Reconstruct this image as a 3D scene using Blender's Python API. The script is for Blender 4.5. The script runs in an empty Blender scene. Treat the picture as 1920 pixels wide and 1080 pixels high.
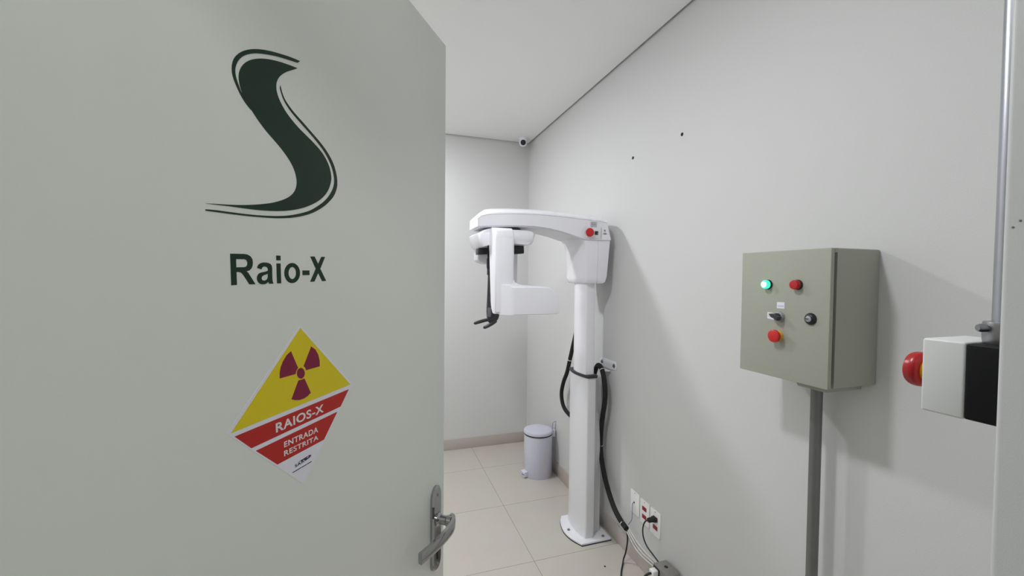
import bpy, bmesh, math, random
from mathutils import Vector, Matrix

# ---------------------------------------------------------------- camera, world, lamps, exposure
SC = bpy.context.scene
COL = SC.collection
YAW, PITCH, ROLL, FPX = 0.314215604, -0.02626, -0.009446, 780.33
EYE = Vector((0.0, 0.0, 1.6))


def make_camera():
    f = Vector((math.sin(YAW) * math.cos(PITCH), math.cos(YAW) * math.cos(PITCH), math.sin(PITCH)))
    r = Vector((math.cos(YAW), -math.sin(YAW), 0.0))
    d = f.cross(r)
    r2 = math.cos(ROLL) * r + math.sin(ROLL) * d
    d2 = -math.sin(ROLL) * r + math.cos(ROLL) * d
    cam = bpy.data.cameras.new('camera')
    cam.sensor_width = 36.0
    cam.lens = FPX / 1920.0 * 36.0
    cam.clip_start = 0.01
    o = bpy.data.objects.new('camera', cam)
    m = Matrix((r2, -d2, -f)).transposed().to_4x4()
    m.translation = EYE
    o.matrix_world = m
    COL.objects.link(o)
    SC.camera = o


make_camera()
world = bpy.data.worlds.new('world')
SC.world = world
world.use_nodes = True
world.node_tree.nodes['Background'].inputs[0].default_value = (0.8, 0.85, 0.9, 1)
world.node_tree.nodes['Background'].inputs[1].default_value = 0.0
SC.view_settings.view_transform = 'Standard'
SC.view_settings.look = 'None'
SC.view_settings.gamma = 1.0
SC.view_settings.use_curve_mapping = False
SC.view_settings.exposure = 0.0

ROOM_LAMP = 163.0          # radiance of the two round ceiling lamps of the X-ray room
ROOM_LAMP_COLOUR = (0.955, 0.975, 1.0)
HALL_LAMP = 13.8          # radiance of the square panel in the hall behind the camera
HALL_LAMP_COLOUR = (0.95, 1.0, 0.955)

# ---------------------------------------------------------------- the place, in metres (x right, y into the room, z up)
XW = 1.392                # face of the wall with the panel
YB = 3.785                # face of the wall at the end of the room
XL = -1.28                # hidden side wall
YF = 0.195                # inner face of the wall the door hangs in
YO = 0.075                # its outer face
ZC = 2.88                 # ceiling
DOOR_E = Vector((0.1426, 0.9171, 0.0))      # free edge of the open door
DA = math.radians(34.0)
DU = Vector((math.sin(DA), math.cos(DA), 0.0))   # along the leaf, hinge to free edge
DN = Vector((DU.y, -DU.x, 0.0))                  # out of the face with the lettering


# ---------------------------------------------------------------- materials
def lin(c):
    return tuple((v / 12.92 if v <= 0.04045 else ((v + 0.055) / 1.055) ** 2.4) for v in c)


def srgb(r, g, b):
    return lin((r / 255.0, g / 255.0, b / 255.0))


MATS = {}


def mat(name, rgb, rough=0.5, metal=0.0, spec=0.5, emit=None, strength=0.0, bump=0.0, bscale=300.0, var=0.0, vscale=6.0, coat=0.0):
    if name in MATS:
        return MATS[name]
    m = bpy.data.materials.new(name)
    m.use_nodes = True
    nt = m.node_tree
    b = nt.nodes['Principled BSDF']
    b.inputs['Base Color'].default_value = (*rgb, 1)
    b.inputs['Roughness'].default_value = rough
    b.inputs['Metallic'].default_value = metal
    b.inputs['Specular IOR Level'].default_value = spec
    b.inputs['Coat Weight'].default_value = coat
    if emit:
        b.inputs['Emission Color'].default_value = (*emit, 1)
        b.inputs['Emission Strength'].default_value = strength
    tc = nt.nodes.new('ShaderNodeTexCoord')
    if bump > 0:
        n = nt.nodes.new('ShaderNodeTexNoise')
        n.inputs['Scale'].default_value = bscale
        n.inputs['Detail'].default_value = 3
        bp = nt.nodes.new('ShaderNodeBump')
        bp.inputs['Strength'].default_value = bump
        bp.inputs['Distance'].default_value = 0.002
        nt.links.new(tc.outputs['Object'], n.inputs['Vector'])
        nt.links.new(n.outputs['Fac'], bp.inputs['Height'])
        nt.links.new(bp.outputs['Normal'], b.inputs['Normal'])
    if var > 0:
        n2 = nt.nodes.new('ShaderNodeTexNoise')
        n2.inputs['Scale'].default_value = vscale
        n2.inputs['Detail'].default_value = 4
        mx = nt.nodes.new('ShaderNodeMix')
        mx.data_type = 'RGBA'
        mx.inputs[6].default_value = (*[c * (1 - var) for c in rgb], 1)
        mx.inputs[7].default_value = (*[min(1, c * (1 + var)) for c in rgb], 1)
        nt.links.new(tc.outputs['Object'], n2.inputs['Vector'])
        nt.links.new(n2.outputs['Fac'], mx.inputs[0])
        nt.links.new(mx.outputs[2], b.inputs['Base Color'])
    MATS[name] = m
    return m


def tile_material():
    m = bpy.data.materials.new('polished_floor_tile')
    m.use_nodes = True
    nt = m.node_tree
    b = nt.nodes['Principled BSDF']
    tc = nt.nodes.new('ShaderNodeTexCoord')
    mp = nt.nodes.new('ShaderNodeMapping')
    mp.inputs['Location'].default_value = (-0.8485 + 0.6, -3.364 + 4.2, 0)
    br = nt.nodes.new('ShaderNodeTexBrick')
    br.offset = 0.0
    br.squash = 1.0
    br.inputs['Scale'].default_value = 1.0
    br.inputs['Mortar Size'].default_value = 0.0014
    br.inputs['Mortar Smooth'].default_value = 0.1
    br.inputs['Brick Width'].default_value = 0.597
    br.inputs['Row Height'].default_value = 0.597
    br.inputs['Color1'].default_value = (*TILE, 1)
    br.inputs['Color2'].default_value = (*[c * 0.985 for c in TILE], 1)
    br.inputs['Mortar'].default_value = (*[c * 0.42 for c in TILE], 1)
    nz = nt.nodes.new('ShaderNodeTexNoise')
    nz.inputs['Scale'].default_value = 5.0
    nz.inputs['Detail'].default_value = 5
    mx = nt.nodes.new('ShaderNodeMix')
    mx.data_type = 'RGBA'
    mx.blend_type = 'MULTIPLY'
    mx.inputs[0].default_value = 0.10
    nt.links.new(tc.outputs['Object'], mp.inputs['Vector'])
    nt.links.new(mp.outputs['Vector'], br.inputs['Vector'])
    nt.links.new(tc.outputs['Object'], nz.inputs['Vector'])
    nt.links.new(br.outputs['Color'], mx.inputs[6])
    nt.links.new(nz.outputs['Color'], mx.inputs[7])
    nt.links.new(mx.outputs[2], b.inputs['Base Color'])
    b.inputs['Roughness'].default_value = 0.24
    b.inputs['Specular IOR Level'].default_value = 0.4
    return m


TILE = srgb(203, 197, 188)
M_WALL = mat('wall_paint', srgb(217, 217, 216), 0.85, spec=0.2, bump=0.15, bscale=260)
M_CEIL = mat('ceiling_paint', srgb(250, 250, 249), 0.9, spec=0.1, bump=0.05, bscale=200)
M_DOOR = mat('door_laminate', srgb(235, 237, 230), 0.33, spec=0.6, bump=0.02, bscale=400)
M_JAMB = mat('jamb_paint', srgb(210, 210, 210), 0.35, spec=0.4, bump=0.07, bscale=900)
M_BASE = mat('baseboard_tile', srgb(197, 187, 180), 0.4, var=0.05, vscale=14)
M_WHITE = mat('white_enamel', srgb(248, 247, 253), 0.22, coat=0.2)
M_WHITE2 = mat('white_plastic', srgb(238, 238, 243), 0.35)
M_COLWH = mat('column_powder_coat', srgb(229, 229, 232), 0.4, bump=0.05, bscale=500)
M_BIN = mat('bin_enamel', srgb(216, 216, 232), 0.35)
M_PAPER = mat('paper', srgb(236, 234, 246), 0.7)
M_INK = mat('faded_ink', srgb(166, 164, 182), 0.8)
M_GREEN = mat('dark_green_vinyl', srgb(28, 52, 40), 0.4, spec=0.3)
M_STICK = mat('sticker_white', srgb(240, 236, 240), 0.45, spec=0.3)
M_STEDGE = mat('sticker_film', srgb(243, 241, 252), 0.35, spec=0.3)
M_YELLOW = mat('sticker_yellow', srgb(236, 214, 34), 0.45, spec=0.3)
M_RED = mat('sticker_red', srgb(196, 44, 36), 0.45, spec=0.3)
M_MAGENTA = mat('sticker_magenta', srgb(140, 32, 66), 0.45, spec=0.3)
M_NAVY = mat('sticker_navy', srgb(50, 48, 100), 0.45, spec=0.3)
M_DARKINK = mat('sticker_dark_ink', srgb(40, 40, 66), 0.5, spec=0.3)
M_CHROME = mat('chrome', srgb(170, 170, 170), 0.08, metal=1.0)
M_STEEL = mat('zinc_steel', srgb(150, 150, 152), 0.35, metal=1.0)
M_GALV = mat('galvanised_conduit', srgb(176, 180, 186), 0.3, metal=1.0, var=0.06, vscale=25)
M_GALVD = mat('dull_conduit', srgb(128, 129, 128), 0.5, metal=0.75, var=0.08, vscale=20)
M_PANEL = mat('panel_grey_green', srgb(169, 170, 157), 0.5, spec=0.35, bump=0.12, bscale=420)
M_GASKET = mat('gasket', srgb(38, 37, 30), 0.8)
M_BLACK = mat('black_plastic', srgb(26, 26, 29), 0.4)
M_BLACKR = mat('black_hose_braid', srgb(20, 20, 21), 0.75, bump=0.4, bscale=600)
M_CHAR = mat('charcoal_plastic', srgb(54, 54, 58), 0.3)
M_DKGREY = mat('dark_collar', srgb(48, 46, 52), 0.45)
M_BUTTON = mat('red_button', srgb(206, 30, 34), 0.35)
M_BUTTOND = mat('deep_red_button', srgb(176, 22, 26), 0.3)
M_AMBER = mat('yellow_collar', srgb(240, 176, 40), 0.4)
M_GREENLED = mat('lit_green_lens', srgb(40, 220, 160), 0.3, emit=(0.04, 1.0, 0.52), strength=1.1)
M_GREENHOT = mat('lit_green_core', srgb(220, 255, 240), 0.3, emit=(0.62, 1.0, 0.85), strength=2.6)
M_GREENDIM = mat('dim_green_indicator', srgb(40, 130, 84), 0.3, emit=(0.05, 0.45, 0.2), strength=0.35)
M_REDLENS = mat('red_lens', srgb(190, 26, 32), 0.25)
M_GREYBZ = mat('grey_bezel', srgb(150, 152, 152), 0.35)
M_LOCK = mat('lock_core', srgb(170, 172, 174), 0.3, metal=0.6)
M_PLATE = mat('outlet_white', srgb(253, 253, 252), 0.35)
M_OUTRED = mat('outlet_red', srgb(150, 22, 30), 0.4)
M_GREYBOX = mat('grey_adapter', srgb(140, 138, 134), 0.5)
M_CABWH = mat('white_cable', srgb(232, 230, 226), 0.5)
M_CABBL = mat('blue_wire', srgb(70, 90, 134), 0.5)
M_GREYLBL = mat('grey_print', srgb(190, 191, 196), 0.5)
M_DARKLBL = mat('dark_print', srgb(70, 70, 78), 0.5)
M_ESWH = mat('button_box_white', srgb(226, 227, 226), 0.4)
M_ESBK = mat('button_box_black', srgb(17, 17, 19), 0.55, spec=0.2)
M_HOLE = mat('dark_hole', srgb(40, 38, 36), 0.8)
M_LAMP = mat('lamp_diffuser', (0.8, 0.8, 0.8), 0.5, emit=ROOM_LAMP_COLOUR, strength=ROOM_LAMP)
M_LAMPFAR = mat('far_lamp_diffuser', (0.8, 0.8, 0.8), 0.5, emit=ROOM_LAMP_COLOUR, strength=ROOM_LAMP * 1.38)
M_HALLLAMP = mat('hall_lamp_diffuser', (0.8, 0.8, 0.8), 0.5, emit=HALL_LAMP_COLOUR, strength=HALL_LAMP)
M_TILE = tile_material()


# ---------------------------------------------------------------- mesh helpers (all take world coordinates)
def box(bm, x0, x1, y0, y1, z0, z1):
    v = [bm.verts.new((x, y, z)) for z in (z0, z1) for y in (y0, y1) for x in (x0, x1)]
    for f in ((0, 2, 3, 1), (4, 5, 7, 6), (0, 1, 5, 4), (2, 6, 7, 3), (0, 4, 6, 2), (1, 3, 7, 5)):
        bm.faces.new([v[i] for i in f])
    return bm


def loft(bm, sections, cap=True):
    """sections: lists of 3-D points of equal length, each a closed ring"""
    rings = [[bm.verts.new(p) for p in s] for s in sections]
    n = len(rings[0])
    for a, b in zip(rings, rings[1:]):
        for i in range(n):
            bm.faces.new((a[i], a[(i + 1) % n], b[(i + 1) % n], b[i]))
    if cap:
        bm.faces.new(list(reversed(rings[0])))
        bm.faces.new(rings[-1])
    return bm


def prism(bm, pts, axis, a, b):
    def p3(p, h):
        return {'x': (h, p[0], p[1]), 'y': (p[0], h, p[1]), 'z': (p[0], p[1], h)}[axis]
    return loft(bm, [[p3(p, a) for p in pts], [p3(p, b) for p in pts]])


def frame_of(axis):
    a = Vector(axis).normalized()
    t = Vector((0, 0, 1)) if abs(a.z) < 0.9 else Vector((1, 0, 0))
    u = t.cross(a).normalized()
    return a, u, a.cross(u)


def lathe(bm, origin, axis, profile, n=32, flat=1.0):
    """profile: (radius, distance along the axis); ends are closed"""
    a, u, w = frame_of(axis)
    o = Vector(origin)
    secs = []
    for r, h in profile:
        r = max(r, 1e-5)
        secs.append([o + a * h + u * (r * math.cos(2 * math.pi * i / n)) + w * (r * flat * math.sin(2 * math.pi * i / n)) for i in range(n)])
    return loft(bm, secs)


def spline(pts, step=6):
    P = [Vector(p) for p in pts]
    out = []
    for i in range(len(P) - 1):
        p0, p1, p2, p3 = P[max(i - 1, 0)], P[i], P[i + 1], P[min(i + 2, len(P) - 1)]
        for k in range(step):
            t = k / step
            out.append(0.5 * ((2 * p1) + (p2 - p0) * t + (2 * p0 - 5 * p1 + 4 * p2 - p3) * t * t + (3 * p1 - p0 - 3 * p2 + p3) * t ** 3))
    out.append(P[-1])
    return out


def tube(bm, pts, r, n=12, step=6, flat=1.0):
    P = spline(pts, step) if step else [Vector(p) for p in pts]
    t = (P[1] - P[0]).normalized()
    _, u, _ = frame_of(t)
    secs = []
    for i, p in enumerate(P):
        t = (P[min(i + 1, len(P) - 1)] - P[max(i - 1, 0)]).normalized()
        u = (u - t * u.dot(t)).normalized()
        w = t.cross(u)
        rr = r(i / (len(P) - 1)) if callable(r) else r
        secs.append([p + u * (rr * math.cos(2 * math.pi * k / n)) + w * (rr * flat * math.sin(2 * math.pi * k / n)) for k in range(n)])
    return loft(bm, secs)


def bevel(bm, width, seg=3, angle=30.0, keep=None):
    bmesh.ops.recalc_face_normals(bm, faces=bm.faces)
    ed = [e for e in bm.edges if len(e.link_faces) == 2 and e.calc_face_angle(0) > math.radians(angle) and (keep is None or keep(e))]
    if ed:
        bmesh.ops.bevel(bm, geom=ed, offset=width, segments=seg, profile=0.5, affect='EDGES', clamp_overlap=True)
    return bm


def NB():
    return bmesh.new()


def finish(name, bm, m, smooth=40.0):
    bmesh.ops.recalc_face_normals(bm, faces=bm.faces)
    me = bpy.data.meshes.new(name)
    bm.to_mesh(me)
    bm.free()
    for p in me.polygons:
        p.use_smooth = True
    me.set_sharp_from_angle(angle=math.radians(smooth))
    me.materials.append(m)
    return me


def put(name, me, parent=None):
    o = bpy.data.objects.new(name, me)
    COL.objects.link(o)
    if parent is not None:
        o.parent = parent
        w = Vector((0, 0, 0))
        q = parent
        while q is not None:
            w += q.location
            q = q.parent
        o.location = -w
    else:                                         # origin at the middle of the base
        vs = [v.co for v in me.vertices]
        c = Vector(((min(v.x for v in vs) + max(v.x for v in vs)) / 2, (min(v.y for v in vs) + max(v.y for v in vs)) / 2, min(v.z for v in vs)))
        me.transform(Matrix.Translation(-c))
        o.location = c
    return o


def obj(name, bm, m, parent=None, smooth=40.0, label=None):
    o = put(name, finish(name, bm, m, smooth), parent)
    if label:
        o['label'] = label
    return o


def struct(name, bm, m, parent=None):
    me = finish(name, bm, m, 30)
    o = bpy.data.objects.new(name, me)
    COL.objects.link(o)
    if parent is None:
        o['kind'] = 'structure'
    else:
        o.parent = parent
    return o


def tag(o, label, cat, group=None):
    o['label'] = label
    o['category'] = cat
    if group:
        o['group'] = group
    return o


def thing(name, label, cat, loc, group=None):
    o = bpy.data.objects.new(name, None)
    o.empty_display_size = 0.05
    o.location = loc
    COL.objects.link(o)
    return tag(o, label, cat, group)


def dpt(u, z, off=0.0):
    p = DOOR_E + DU * u + DN * off
    return Vector((p.x, p.y, z))


def closed_spline(ctrl, corners, step=5):
    """Catmull-Rom through a closed outline, broken at the corner indices"""
    n = len(ctrl)
    cs = sorted(corners)
    out = []
    for a, b in zip(cs, cs[1:] + [cs[0] + n]):
        seg = [(*ctrl[i % n], 0.0) for i in range(a, b + 1)]
        out += [(p.x, p.y) for p in spline(seg, step)[:-1]]
    return out


def fill_mesh(name, loops, to3, thick):
    """flat shapes with holes, filled as a 2-D curve, given a real thickness and mapped by to3(a, b, height)"""
    cu = bpy.data.curves.new(name, 'CURVE')
    cu.dimensions = '2D'
    cu.fill_mode = 'BOTH'
    cu.extrude = 0.5
    for lp in loops:
        s = cu.splines.new('POLY')
        s.points.add(len(lp) - 1)
        for p, q in zip(s.points, lp):
            p.co = (q[0], q[1], 0, 1)
        s.use_cyclic_u = True
    return curve_to_mesh(name, cu, to3, thick)


def curve_to_mesh(name, cu, to3, thick):
    o = bpy.data.objects.new(name, cu)
    COL.objects.link(o)
    bpy.context.view_layer.update()
    dg = bpy.context.evaluated_depsgraph_get()
    me = bpy.data.meshes.new_from_object(o.evaluated_get(dg))
    bpy.data.objects.remove(o)
    bpy.data.curves.remove(cu)
    for v in me.vertices:
        v.co = to3(v.co.x, v.co.y, thick if v.co.z > 0 else 0.0)
    me.materials.clear()
    return me


def door_flat(name, loops, m, off, parent=None, thick=0.0004):
    me = fill_mesh(name, loops, lambda a, b, h: dpt(a, b, off + h), thick)
    me.materials.append(m)
    return put(name, me, parent)


def door_text(name, text, quad, m, off, parent, bold=0.022):
    """quad: lower-left, lower-right, upper-right, upper-left corners on the door face"""
    cu = bpy.data.curves.new(name, 'FONT')
    cu.body = text
    cu.fill_mode = 'BOTH'
    cu.extrude = 0.5
    cu.offset = bold
    cu.space_character = 1.08
    raw = curve_to_mesh(name, cu, lambda a, b, h: Vector((a, b, h)), 0.0003)
    xs = [v.co.x for v in raw.vertices]
    ys = [v.co.y for v in raw.vertices]
    x0, x1, y0, y1 = min(xs), max(xs), min(ys), max(ys)
    for v in raw.vertices:
        s, t = (v.co.x - x0) / (x1 - x0), (v.co.y - y0) / (y1 - y0)
        a, b, c, d = [Vector(q) for q in quad]
        p = (a * (1 - s) + b * s) * (1 - t) + (d * (1 - s) + c * s) * t
        v.co = dpt(p.x, p.y, off + v.co.z)
    raw.materials.append(m)
    return put(name, raw, parent)

# ---------------------------------------------------------------- outlines of the marks on the door, in metres along the leaf and above the floor
LOGO_A = ([(-0.41961,1.85137),(-0.43141,1.84927),(-0.44449,1.84639),(-0.45692,1.84285),(-0.46877,1.83831),(-0.48008,1.83228),(-0.4877,1.82643),(-0.49343,1.82011),(-0.4972,1.81317),(-0.49889,1.806),(-0.49834,1.79897),(-0.49635,1.79254),(-0.49289,1.78572),(-0.48808,1.77985),(-0.48381,1.77588),(-0.47613,1.76866),(-0.46585,1.7606),(-0.45509,1.75378),(-0.44512,1.7471),(-0.43473,1.73866),(-0.42667,1.72916),(-0.42256,1.71945),(-0.42177,1.71102),(-0.4246,1.70247),(-0.43095,1.69525),(-0.44031,1.68931),(-0.45309,1.68374),(-0.46525,1.67982),(-0.48131,1.67592),(-0.4984,1.67266),(-0.51621,1.67019),(-0.52732,1.669),(-0.53528,1.66815),(-0.52551,1.66844),(-0.51238,1.66923),(-0.49636,1.66984),(-0.48135,1.67053),(-0.46531,1.67187),(-0.44813,1.67413),(-0.42969,1.67804),(-0.40985,1.68446),(-0.39159,1.69314),(-0.37708,1.70314),(-0.36696,1.71454),(-0.36176,1.72639),(-0.36104,1.73495),(-0.36447,1.74607),(-0.37191,1.75593),(-0.38176,1.76361),(-0.39439,1.77007),(-0.40646,1.77513),(-0.41802,1.77997),(-0.42908,1.78609),(-0.43837,1.79266),(-0.44605,1.80094),(-0.45052,1.80921),(-0.45146,1.81686),(-0.44968,1.8237),(-0.44509,1.83085),(-0.43678,1.83882),(-0.42601,1.84662)],[0,32])
LOGO_B = ([(-0.41561,1.86188),(-0.43135,1.8591),(-0.44947,1.85439),(-0.46403,1.84986),(-0.47778,1.84405),(-0.48867,1.83763),(-0.49705,1.83055),(-0.50317,1.82255),(-0.506,1.81523),(-0.50666,1.80777),(-0.50534,1.80123),(-0.50241,1.79535),(-0.49742,1.78751),(-0.49125,1.78083),(-0.48489,1.77622),(-0.49018,1.78274),(-0.49535,1.78929),(-0.49938,1.79669),(-0.50214,1.8036),(-0.50289,1.80956),(-0.50163,1.81557),(-0.49876,1.82187),(-0.49336,1.82877),(-0.48549,1.83499),(-0.47558,1.84063),(-0.46288,1.84576),(-0.4495,1.85036),(-0.43405,1.85442),(-0.41958,1.858)],[0,14,28])
LOGO_C = ([(-0.44542,1.81952),(-0.44342,1.81325),(-0.43959,1.80664),(-0.43303,1.80097),(-0.42354,1.79513),(-0.4108,1.789),(-0.39741,1.78212),(-0.38172,1.77401),(-0.36851,1.76514),(-0.35819,1.75489),(-0.35182,1.7432),(-0.34897,1.73166),(-0.35008,1.7204),(-0.35655,1.70816),(-0.36872,1.69637),(-0.38204,1.68712),(-0.39786,1.67895),(-0.41572,1.67257),(-0.43515,1.6679),(-0.45322,1.6652),(-0.47237,1.66353),(-0.49011,1.66237),(-0.51051,1.66161),(-0.52558,1.6613),(-0.53536,1.661),(-0.53534,1.66236),(-0.52374,1.66315),(-0.50656,1.66365),(-0.48795,1.66438),(-0.47236,1.66549),(-0.4532,1.66764),(-0.43513,1.67086),(-0.41856,1.67543),(-0.4009,1.68187),(-0.38526,1.69077),(-0.37209,1.70052),(-0.3625,1.71112),(-0.35651,1.72149),(-0.35507,1.7315),(-0.35752,1.74181),(-0.36342,1.7523),(-0.37255,1.76232),(-0.38495,1.77117),(-0.40046,1.77977),(-0.4137,1.78645),(-0.42631,1.79303),(-0.4357,1.7993),(-0.44167,1.80578),(-0.44496,1.81259),(-0.4462,1.81612)],[0,24,25])
LETTERS = [[[(-0.5101,1.62124),(-0.49389,1.62182),(-0.49008,1.62135),(-0.4866,1.61969),(-0.48427,1.6167),(-0.48375,1.61327),(-0.48409,1.6098),(-0.48553,1.60666),(-0.48828,1.60434),(-0.49161,1.60347),(-0.48947,1.602),(-0.48639,1.5977),(-0.48074,1.5897),(-0.48817,1.5896),(-0.49521,1.59936),(-0.49781,1.60202),(-0.50077,1.60265),(-0.50333,1.60262),(-0.50286,1.58914),(-0.50919,1.58878)],[(-0.50372,1.61598),(-0.49394,1.61628),(-0.49128,1.61538),(-0.4903,1.61303),(-0.4904,1.61064),(-0.49172,1.60856),(-0.49401,1.60782),(-0.5035,1.60745)]],[[(-0.47835,1.60731),(-0.47785,1.60894),(-0.47653,1.61108),(-0.47423,1.61256),(-0.47215,1.61334),(-0.47006,1.61363),(-0.46711,1.61374),(-0.46413,1.61341),(-0.46111,1.61243),(-0.45946,1.61089),(-0.45878,1.60872),(-0.45854,1.60545),(-0.45849,1.59889),(-0.45834,1.59524),(-0.45801,1.59268),(-0.45688,1.58996),(-0.46274,1.58982),(-0.46385,1.59222),(-0.46643,1.59022),(-0.46856,1.58953),(-0.47066,1.58935),(-0.47275,1.58945),(-0.47481,1.59004),(-0.47684,1.59148),(-0.47813,1.59331),(-0.47868,1.59527),(-0.4785,1.59772),(-0.47776,1.59948),(-0.47612,1.60125),(-0.47389,1.60226),(-0.47098,1.60287),(-0.46761,1.60349),(-0.46419,1.60462),(-0.46443,1.60678),(-0.46545,1.60848),(-0.46715,1.60908),(-0.46926,1.60924),(-0.47094,1.60877),(-0.47194,1.60782),(-0.47279,1.60603)],[(-0.46439,1.60102),(-0.46721,1.6002),(-0.47017,1.59939),(-0.47202,1.5981),(-0.47286,1.59654),(-0.47246,1.5947),(-0.47121,1.5937),(-0.46954,1.5934),(-0.46726,1.59382),(-0.46537,1.59525),(-0.4645,1.59741)]],[[(-0.45253,1.61316),(-0.4467,1.61336),(-0.44592,1.5902),(-0.45178,1.59012)],[(-0.45265,1.62229),(-0.44682,1.62244),(-0.44658,1.61694),(-0.4525,1.61677)]],[[(-0.41711,1.60252),(-0.41744,1.59974),(-0.41839,1.59709),(-0.41989,1.59474),(-0.42187,1.59278),(-0.42421,1.59132),(-0.4268,1.59044),(-0.42949,1.59016),(-0.43215,1.5905),(-0.43465,1.59142),(-0.43687,1.59287),(-0.4387,1.59478),(-0.44007,1.59706),(-0.44091,1.59958),(-0.44118,1.60223),(-0.44087,1.60489),(-0.44001,1.60743),(-0.43861,1.60973),(-0.43676,1.61168),(-0.43453,1.61319),(-0.43202,1.61417),(-0.42935,1.61456),(-0.42667,1.61435),(-0.42409,1.61353),(-0.42176,1.61213),(-0.41981,1.61023),(-0.41833,1.60791),(-0.41742,1.60529)],[(-0.42324,1.60244),(-0.4234,1.60081),(-0.42386,1.59925),(-0.42458,1.59786),(-0.42554,1.5967),(-0.42668,1.59583),(-0.42794,1.59529),(-0.42927,1.59511),(-0.43058,1.59529),(-0.43182,1.59583),(-0.43292,1.59669),(-0.43384,1.59783),(-0.43452,1.59919),(-0.43494,1.60071),(-0.43508,1.6023),(-0.43492,1.6039),(-0.43449,1.60543),(-0.43379,1.6068),(-0.43286,1.60796),(-0.43174,1.60885),(-0.4305,1.60942),(-0.42918,1.60963),(-0.42787,1.60948),(-0.42661,1.60897),(-0.42548,1.60813),(-0.42453,1.60699),(-0.42382,1.60562),(-0.42338,1.60407)]],[[(-0.41294,1.60583),(-0.40137,1.60604),(-0.40118,1.6001),(-0.41275,1.60002)]],[[(-0.39975,1.62383),(-0.39218,1.62421),(-0.38593,1.61476),(-0.38006,1.6244),(-0.37314,1.62457),(-0.38211,1.60857),(-0.37118,1.59251),(-0.37864,1.59213),(-0.38598,1.6028),(-0.39265,1.59181),(-0.40012,1.59146),(-0.3902,1.6084)]]]
SIGN = [(-0.51457,1.43863),(-0.51533,1.43713),(-0.51392,1.43526),(-0.41601,1.33933),(-0.41321,1.33718),(-0.41132,1.3381),(-0.31982,1.43794),(-0.31861,1.4405),(-0.32096,1.44361),(-0.41526,1.53549),(-0.41758,1.53703),(-0.41965,1.53576)]
YELLOW = [(-0.41715,1.53442),(-0.32121,1.44006),(-0.51124,1.43619)]
RED1 = [(-0.5072,1.43141),(-0.32512,1.43406),(-0.34301,1.41383),(-0.48735,1.41124)]
RED2 = [(-0.48185,1.40625),(-0.34962,1.40864),(-0.37628,1.37899),(-0.45293,1.37836)]
BLADES = [[(-0.43225,1.50801),(-0.42122,1.48538),(-0.42401,1.48264),(-0.42528,1.47862),(-0.44933,1.47877),(-0.44905,1.48615),(-0.44742,1.49232),(-0.44416,1.49822),(-0.43873,1.50438)],[(-0.39925,1.50855),(-0.39177,1.50324),(-0.38669,1.49551),(-0.38413,1.4871),(-0.38416,1.47976),(-0.40828,1.47967),(-0.40933,1.4829),(-0.41221,1.48569)],[(-0.4208,1.46976),(-0.41567,1.46934),(-0.41098,1.46984),(-0.40006,1.44889),(-0.40577,1.44596),(-0.41241,1.44458),(-0.4194,1.44475),(-0.42645,1.44675),(-0.43185,1.44925)]]
HUB = [(-0.41042,1.47632),(-0.41065,1.47461),(-0.41131,1.47312),(-0.41236,1.47195),(-0.41372,1.47118),(-0.41529,1.47087),(-0.41696,1.47103),(-0.41861,1.47165),(-0.42015,1.47267),(-0.42145,1.47404),(-0.42245,1.47564),(-0.42307,1.47739),(-0.42327,1.47916),(-0.42305,1.48083),(-0.42241,1.4823),(-0.4214,1.48346),(-0.42009,1.48424),(-0.41855,1.48459),(-0.41689,1.48447),(-0.41522,1.4839),(-0.41366,1.4829),(-0.41232,1.48154),(-0.41128,1.47991),(-0.41063,1.47813)]
TRING = [(-0.40883,1.47597),(-0.40912,1.4739),(-0.40995,1.47211),(-0.41126,1.4707),(-0.41294,1.46979),(-0.41489,1.46944),(-0.41696,1.46965),(-0.41902,1.47041),(-0.42091,1.47166),(-0.42253,1.47331),(-0.42376,1.47526),(-0.42452,1.47736),(-0.42477,1.47949),(-0.4245,1.4815),(-0.42371,1.48326),(-0.42247,1.48466),(-0.42084,1.48559),(-0.41894,1.486),(-0.41688,1.48586),(-0.41481,1.48515),(-0.41287,1.48394),(-0.4112,1.48229),(-0.40991,1.48032),(-0.4091,1.47816)]
Q1 = [(-0.45492,1.41637),(-0.37704,1.41673),(-0.3776,1.42779),(-0.45529,1.4276)]
Q2 = [(-0.44317,1.39466),(-0.38737,1.39326),(-0.38763,1.40071),(-0.44336,1.40138)]
Q3 = [(-0.44324,1.38385),(-0.38712,1.38328),(-0.38739,1.38948),(-0.44343,1.39058)]
SWOOSH = [(-0.42256,1.36764),(-0.41679,1.36816),(-0.40889,1.36862),(-0.40282,1.36897),(-0.39948,1.36798),(-0.40026,1.36636),(-0.40335,1.36534),(-0.40791,1.36477),(-0.41041,1.36431),(-0.4113,1.36621),(-0.41288,1.36707),(-0.41582,1.36662),(-0.41776,1.36745)]
SWHOLE = [(-0.40765,1.36714),(-0.40562,1.36821),(-0.40333,1.36841),(-0.40436,1.36711),(-0.40614,1.36651)]
Q4 = [(-0.42674,1.36336),(-0.41131,1.36356),(-0.41199,1.36707),(-0.42705,1.36663)]
BARS = [[(-0.43036,1.35799),(-0.41645,1.35832),(-0.41674,1.35931),(-0.43049,1.35897)],[(-0.41586,1.35817),(-0.40718,1.35835),(-0.40743,1.35933),(-0.41605,1.3592)],[(-0.40653,1.35837),(-0.39874,1.35848),(-0.39915,1.35951),(-0.40683,1.35941)]]
FRAME = [(-0.42914,1.36846),(-0.42256,1.36876),(-0.42246,1.36849),(-0.42905,1.3682)]

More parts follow.
